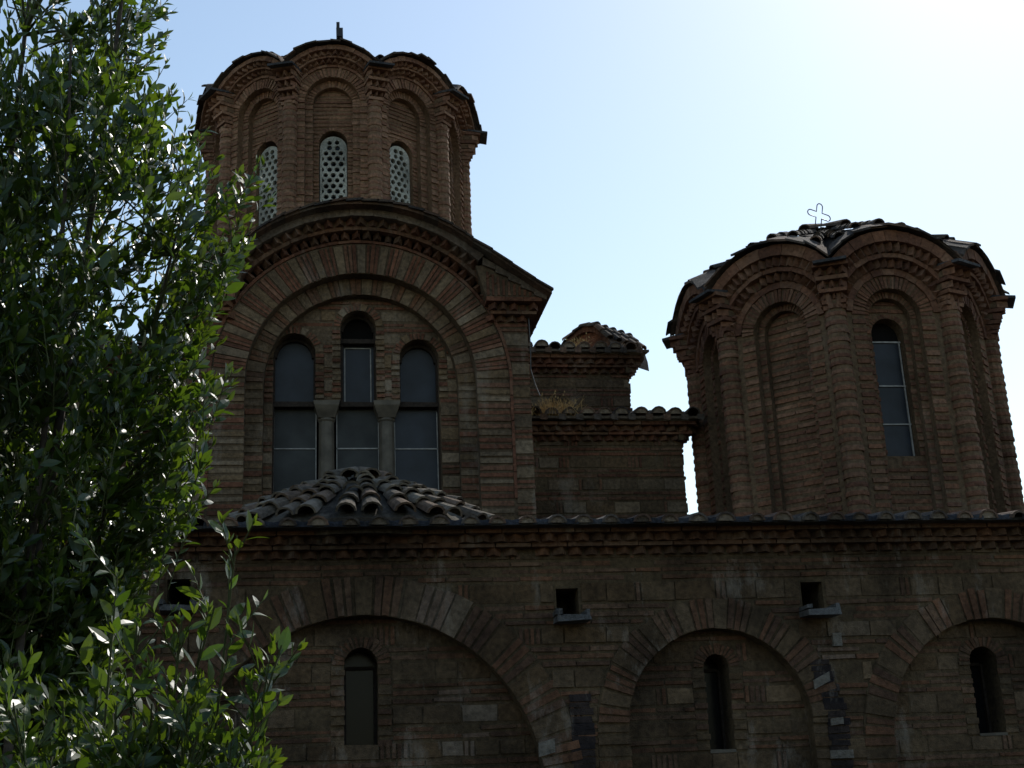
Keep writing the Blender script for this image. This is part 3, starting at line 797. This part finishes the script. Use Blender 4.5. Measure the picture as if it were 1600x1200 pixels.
        # flat plate at the corner
        th2 = rot + 2 * PI * k / N; nv = Vector((math.sin(th2), -math.cos(th2), 0)); uv = Vector((math.cos(th2), math.sin(th2), 0))
        Rv = Rw + .02; M = frame(Vector((cx, cy, 0)), uv, nv)
        q = [M(-.17, Rv + .33 + random.uniform(-.02, .02), zcap + .0), M(.17, Rv + .33 + random.uniform(-.02, .02), zcap + random.uniform(-.01, .02)), M(.15, Rv - .2, zcap + .09), M(-.15, Rv - .2, zcap + .09)]
        dn = Vector((0, 0, -.03)); ro.add(q + [x + dn for x in q], BOXF, pick([(.075, .075, .08)]))
    ro.add([rp(2 * PI * i / 20, 0, .9, .05) for i in range(20)], [tuple(range(20))], pick(SLATE))
    for i in range(5):
        t_ = 2 * PI * i / 5 + .3
        tile_row(ro, rp(t_, 0, .78, .04), rp(t_, 0, .98, .07), .09, .06, 1, SLATE + TILES, lift=.03)
    roof = ro.build('dome_roof', M_TILE, dr)
    return dr, wins, M


# main dome, ten-sided
D1 = dict(cx=.40, cy=17.5, N=10, Rw=1.78, rot=R(-22.0))
dm, wins, _ = dome('dome', .40, 17.5, 10, 1.78, R(-22.0), 8.2, 10.60, .36, .14, .26, .185, 10.08, 8.95,
                   lambda k: True, 10.98, 11.0, .77, 10.60, 11.85, .25, BRD, MOD, M_DRUM, .10, True, seedv=21)
dm['label'] = 'ten-sided brick dome with pale pierced lattice windows'
for M, k in wins:                                                    # pierced lattice windows
    m = MB(); w = .175; zs_, zb_ = 10.035, 8.96
    hr = .034; holes = []; row = 0; z = 9.02
    while z < zs_ + .12:
        us = (-.098, 0, .098) if row % 2 == 0 else (-.049, .049)
        if z > zs_ + .09: us = (0,)
        elif z > zs_ + .01: us = (-.046, .046)
        for u in us: h2 = hr * random.uniform(.88, 1.08); du, dz = random.uniform(-.004, .004), random.uniform(-.004, .004); holes.append([(u + du + h2 * math.cos(2 * PI * q / 10), z + dz + h2 * math.sin(2 * PI * q / 10)) for q in range(10)])
        if row % 2 == 1 and z < zs_:
            for s_ in (-1, 1):
                holes.append([(s_ * .147 + s_ * x, z + y) for x, y in ((0, -.032), (-.02, -.018), (-.026, 0), (-.02, .018), (0, .032))])
        z += .0785; row += 1
    prism(m, M, arch_poly(0, w, zs_, zb_, 16), holes, -.235, -.28, (.42, .43, .38))
    lw = m.build('lattice_window', M_SCREEN, dm)
    m = MB(); m.quad([M(u, -.33, z) for u, z in arch_poly(0, w + .01, zs_, zb_, 12)], (.01, .01, .01)); m.build('dark_backing', M_DARK, dm)  # near-black sheet painted in for the unlit drum interior
# iron cross seen edge-on
m = MB(); MC = frame((.395, 17.5, 0), (1, 0, 0), (0, -1, 0))
box(m, MC, -.022, .022, -.05, .05, 12.0, 12.86, (.1, .1, .1), .004); box(m, MC, -.018, .05, -.22, .22, 12.52, 12.62, (.1, .1, .1), .008)
box(m, MC, -.03, .075, -.11, .11, 12.28, 12.72, (.1, .1, .1), .012)
m.build('cross', M_IRON, dm)

# right dome, eight-sided, aligned with the front wall
def right_windows(k): return k % 2 == 1
TX, TY = 6.05, 14.0
dm2, wins2, _ = dome('dome', TX, TY, 8, 1.65, R(-22.5 - 45), 3.9, 6.40, .31, .145, .235, .18, 6.26, 4.93,
                     right_windows, 6.90, 7.05, .93, 6.40, 8.04, .25, BRT, MOT, M_DRUM, .118, False, seedv=5)
dm2['label'] = 'eight-sided brick dome with one slim glazed window and a bricked-up bay'
for M, k in wins2:
    m = MB(); poly = arch_poly(0, .19, 6.27, 4.92, 12)
    m.quad([M(u, -.28, z) for u, z in poly if z < 6.1] + [M(.19, -.28, 6.24), M(-.19, -.28, 6.24)][:0], (.1, .1, .1))
    m = MB(); m.quad([M(-.19, -.30, 4.92), M(.19, -.30, 4.92), M(.19, -.30, 6.22), M(-.19, -.30, 6.22)], (.1, .1, .1))
    slim = m.build('slim_window', M_GLASS, dm2)
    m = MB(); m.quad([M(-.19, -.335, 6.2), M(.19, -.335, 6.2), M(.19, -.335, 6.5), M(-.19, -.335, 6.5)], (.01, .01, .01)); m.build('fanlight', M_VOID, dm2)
    m = MB()
    for z in (6.21, 5.72, 5.30): box(m, M, -.18, .18, -.295, -.283, z - .008, z + .008, (.3, .3, .3), .002)
    box(m, M, .155, .17, -.296, -.284, 4.95, 6.2, (.3, .3, .3), .001)
    m.build('glazing_bar', M_LEAD, dm2)
# thin outline cross on the corner dome
m = MB(); Mx = frame((TX - .11, TY - .2, 7.95), (math.cos(R(12)), math.sin(R(12)), 0), (0, -1, 0))
o = []; tl = R(-12)
def arm(d):
    w, L = .038, .155
    base = [(w, w), (w, L - w)] + [(w * math.cos(t), L - w + w * math.sin(t)) for t in [PI * i / 6 for i in range(1, 6)]] + [(-w, L - w)]
    return [(x * math.cos(d) - y * math.sin(d), x * math.sin(d) + y * math.cos(d)) for x, y in base]
loop = []
for d in (0, PI / 2): loop += arm(d)
low = [(-.038, -.038), (-.038, -.26)]
loop = loop + low + [(.038, -.26)] + [(.038, -.038)] + [(x, y) for x, y in arm(-PI / 2)]
pts = [Mx(x * math.cos(tl) - y * math.sin(tl), 0, .22 + x * math.sin(tl) + y * math.cos(tl)) for x, y in loop]
tube(m, pts, [.0065] * len(pts), (.1, .1, .1), 5, closed=True)
tube(m, [Mx(0, 0, -.15), Mx(0.01, 0, .02)], [.008, .008], (.1, .1, .1), 5)
m.build('cross', M_WIRE, dm2)['label'] = 'thin wire cross drawn as an open outline, slightly tilted'

# ------------------------------------------------------------------ dry grass on the roofs
def tuft(x, y, z, n, h, spread, label, lean=0.0, seed=1):
    random.seed(seed); m = MB()
    for _ in range(n):
        bx, by = x + random.gauss(0, spread * .35), y + random.gauss(0, .06)
        d = Vector((random.gauss(lean, .55), random.gauss(0, .4), 1)).normalized(); L = h * random.uniform(.45, 1.15)
        side = Vector((d.z, 0, -d.x)).normalized() * .0035
        p0 = Vector((bx, by, z)); p1 = p0 + d * L * .55; p2 = p0 + d * L + Vector((random.gauss(0, .25) * L, 0, -.12 * L))
        m.add([p0 - side, p0 + side, p1 + side * .8, p1 - side * .8, p2], [(0, 1, 2, 3), (3, 2, 4)], (.3, .2, .1))
        if random.random() < .3: m.add([p2 + Vector((0, 0, .03)), p2 + side * 3, p2 - side * 3], [(0, 1, 2)], (.3, .2, .1))
    o = m.build('dry_grass_tuft', M_STRAW, None, origin=(x, y, z))
    o.parent = None
    tag(o, label, 'grass tuft', 'dry grass growing on the roofs')
tuft(2.78, 14.35, 5.84, 190, .30, .30, 'dense tuft of dry golden grass on the lower tiled bay roof', -.1, 3)
tuft(2.42, 14.3, 5.84, 50, .14, .09, 'short reddish dry tuft tight in the corner beside the gable pier', 0, 4)
tuft(3.42, 15.95, 7.2, 70, .26, .14, 'sparse dry grass before the brick end of the small vault', -.1, 5)

# ------------------------------------------------------------------ laurel
def leaf(mb, p, d, up, L, w, tint):
    d = d.normalized(); s = d.cross(up)
    if s.length < 1e-3: s = d.cross(Vector((1, 0, 0)))
    s.normalize(); n = s.cross(d)
    fold = random.uniform(.05, .3); bend = random.choice((-.15, 0, .12, .3, .45)) * random.uniform(.5, 1.1)
    st = [(0, .06), (.22, .72), (.5, 1.0), (.78, .62), (1, 0)]
    pts = []
    for t, k in st:
        c = p + d * (L * t) - n * (bend * L * t * t); ww = w * k * .5
        pts += [c, c + s * ww + n * ww * fold, c - s * ww + n * ww * fold]
    fs = []
    for i in range(4):
        a, b = 3 * i, 3 * i + 3
        if i < 3: fs += [(a, a + 1, b + 1, b), (a + 2, a, b, b + 2)]
        else: fs += [(a, a + 1, b), (a + 2, a, b)]
    mb.add(pts, fs, tint)


def sprig(lf, tw, base, d, L, leafL, step, dens=1.0):
    """a leafy shoot: leaves spiral up a thin twig"""
    d = d.normalized(); p = Vector(base); t = 0; ang = random.uniform(0, 6.28); pts = [p.copy()]; n = max(4, int(L / step))
    bend = Vector((random.gauss(0, .12), random.gauss(0, .12), .10))
    for i in range(n):
        d = (d + bend * (1.0 / n)).normalized(); p = p + d * step; pts.append(p.copy())
        if random.random() > dens: continue
        a = d.orthogonal().normalized(); b = d.cross(a); ang += 2.4 + random.uniform(-.4, .4)
        out = a * math.cos(ang) + b * math.sin(ang); f = i / n
        op = random.uniform(.55, 1.0) * (1.1 - .5 * f)
        ld = (d * math.cos(op) + out * math.sin(op) + Vector((0, 0, random.uniform(-.15, .1)))).normalized()
        s = leafL * random.choice((.62, .85, 1, 1, 1.15, 1.28)) * random.uniform(.9, 1.1) * (1 - .35 * f if f > .6 else 1)
        v = min(1, max(0, random.gauss(.35, .25))) if f < .8 else random.uniform(.55, 1)
        leaf(lf, p, ld, (Vector((.58, -.32, .48)) + d * .3 + Vector((random.gauss(0, .42), random.gauss(0, .42), random.gauss(0, .36)))).normalized(), s, s * random.uniform(.38, .48), (v, v, v))
    for _ in range(2):
        leaf(lf, p, (d + Vector((random.gauss(0, .3), random.gauss(0, .3), 0))).normalized(), d.orthogonal(), leafL * .6, leafL * .2, (.8, .8, .8))
    tube(tw, pts, [.0028 - .0018 * i / len(pts) for i in range(len(pts))], (.1, .1, .1), 4)


def curve(p0, p1, sag, n=6):
    p0, p1 = Vector(p0), Vector(p1)
    return [p0.lerp(p1, i / n) + Vector((0, 0, -sag * math.sin(PI * i / n))) for i in range(n + 1)]


# outer reach (world x) of the tall laurel's crown at each height
REACH = [(1.9, -.75), (2.4, -.62), (2.6, -.55), (2.76, -.42), (2.86, -.36), (3.0, -.32), (3.17, -.38), (3.28, -.27), (3.4, -.33), (3.55, -.36), (3.74, -.32), (3.95, -.19), (4.12, -.16), (4.33, -.22), (4.47, -.45), (4.62, -.62), (4.84, -.64), (5.03, -.58), (5.3, -.66), (5.7, -.85), (6.0, -1.1), (6.2, -1.4)]
def reach(z):
    for (a, x), (b, y) in zip(REACH[:-1], REACH[1:]):
        if a <= z <= b: return x + (y - x) * (z - a) / (b - a)
    return -.9
random.seed(77)
CX, CY = -1.25, 5.3
laurel = empty('laurel_tree', (CX, CY, 0))
tag(laurel, 'tall glossy leaved laurel with several thin stems, in sunlight before the church', 'tree')
limbs = []
for (bx, by, tx, ty, tz, r) in ((-1.05, 5.1, -.82, 5.2, 5.6, .030), (-1.2, 5.3, -1.22, 5.4, 5.9, .028), (-1.1, 5.2, -.55, 5.3, 4.2, .022), (-1.4, 5.4, -1.6, 5.5, 5.7, .030), (-1.0, 5.0, -.98, 4.9, 4.6, .026), (-1.3, 5.1, -1.35, 4.8, 4.9, .024)):
    pts = []
    for i in range(13):
        t = i / 12
        pts.append(Vector((bx + (tx - bx) * t ** 1.2 + .05 * math.sin(5 * t + bx * 9), by + (ty - by) * t + .05 * math.cos(4 * t + by), tz * t)))
    limbs.append(pts); trunk = MB(); tube(trunk, pts, [r * (1 - .8 * i / 12) for i in range(13)], (.1, .1, .1), 7)
    trunk.build('trunk', M_BARK, laurel, smooth=True)
lf, twg = MB(), MB(); br = twg
cnt = 0
while cnt < 3600:
    z = random.uniform(1.95, 6.0)
    R_ = reach(z) - CX
    a = random.uniform(0, 2 * PI); rr = R_ * math.sqrt(random.uniform(.02, 1)) * 1.0
    x, y = CX + rr * math.cos(a), CY + rr * math.sin(a) * .75
    if z > 4.72 and x < -1.08 and random.random() < .9: continue
    if x < -1.95 or (z > 4.3 and random.random() < .55): continue
    if math.sin(x * 8.1 + 2.0 * math.sin(z * 3.1)) + math.sin(z * 6.3 + y * 5) + math.sin(y * 9 + x * 4) < -.55 and rr > .35 * R_: continue
    out = Vector((math.cos(a), math.sin(a) * .8, 0))
    d = (Vector((0, 0, .8)) + out * random.uniform(.25, .9) + Vector((random.gauss(0, .25), random.gauss(0, .25), 0))).normalized()
    L = random.uniform(.16, .34)
    base = Vector((x, y, z)) - d * L * .85
    sprig(lf, twg, base, d, L, .069, random.uniform(.022, .031), .93)
    if cnt % 5 == 0:
        best = min((p for l in limbs for p in l if p.z < base.z + .05), key=lambda p: (p - base).length + max(0, p.z - base.z + .15), default=None)
        if best is not None and (best - base).length < .9:
            tube(br, curve(best, base, -.05 * (best - base).length), [.008, .007, .006, .005, .0045, .004, .003], (.1, .1, .1), 5)
    cnt += 1
tag(lf.build('crown', M_LEAF, laurel)); twg.build('twig', M_TWIG, laurel)

# nearer young laurel, lower left
random.seed(101)
shrub = empty('laurel_shrub', (-.55, 3.9, 0))
tag(shrub, 'young laurel with upright leafy shoots, lower and nearer than the tall one', 'shrub')
lf, twg = MB(), MB()
tips = [(-.19, 3.62, 2.34), (-.07, 3.66, 2.05), (-.33, 3.65, 2.12), (-.25, 3.7, 2.16), (-.12, 3.7, 1.98), (-.10, 3.6, 1.86), (-.45, 3.7, 2.15), (-.52, 3.8, 2.28)]
for _ in range(66):
    x_ = random.uniform(-.95, -.16); tips.append((x_, random.uniform(3.5, 4.4), random.uniform(1.6, 2.1 if x_ < -.56 else 1.92)))
for _ in range(14): tips.append((random.uniform(-.36, -.10), random.uniform(3.5, 3.9), random.uniform(1.6, 1.98)))
for (x, y, z) in tips:
    base = Vector((-.55 + random.gauss(0, .08), 3.95 + random.gauss(0, .08), random.uniform(.0, .4))); tip = Vector((x, y, z))
    stem = [base.lerp(tip, t) + Vector((0, 0, .12 * math.sin(PI * t))) for t in [i / 8 for i in range(9)]]
    tube(twg, stem, [.008 - .0055 * i / 8 for i in range(9)], (.1, .1, .1), 5)
    sprig(lf, twg, stem[-2], stem[-1] - stem[-2] + Vector((0, 0, .12)), (stem[-1] - stem[-2]).length, .061, .025, .95)
    for i in range(2 if len(stem) else 0, 8):
        for _ in range(1 if i < 4 else 2):
            q = stem[i].lerp(stem[i + 1], random.random()); a = random.uniform(0, 2 * PI)
            sprig(lf, twg, q, Vector((math.cos(a) * .7, math.sin(a) * .7, .8)), random.uniform(.10, .2), .061, .025, .9)
shrub_s = twg.build('stem', M_TWIG, shrub); lf.build('foliage', M_LEAF, shrub)

# ------------------------------------------------------------------ unseen trees added behind the camera to darken wall and panes
random.seed(9)
m = MB()
for i in range(11):
    cx, cy, h, r = -16 + 3.3 * i + random.uniform(-.6, .6), -8 + random.uniform(-1.5, 1.5), random.uniform(6.5, 8.5), random.uniform(1.9, 2.5)
    tube(m, [(cx, cy, 0), (cx + .1, cy, h * .5)], [.16, .10], (.2, .2, .2), 6)
    for _ in range(520):
        d = Vector((random.gauss(0, 1), random.gauss(0, 1), random.gauss(0, 1))).normalized() * random.uniform(.5, 1)
        p = Vector((cx + d.x * r, cy + d.y * r, h * .55 + d.z * h * .46))
        v = random.random()
        leaf(m, p, Vector((random.gauss(0, 1), random.gauss(0, 1), random.gauss(0, 1))), Vector((0, .3, 1)), random.uniform(.35, .6), random.uniform(.22, .36), (v, v, v))
tag(m.build('added_treeline', M_LEAF), 'unseen row of dark trees added behind the viewer to shade the church', kind='stuff')
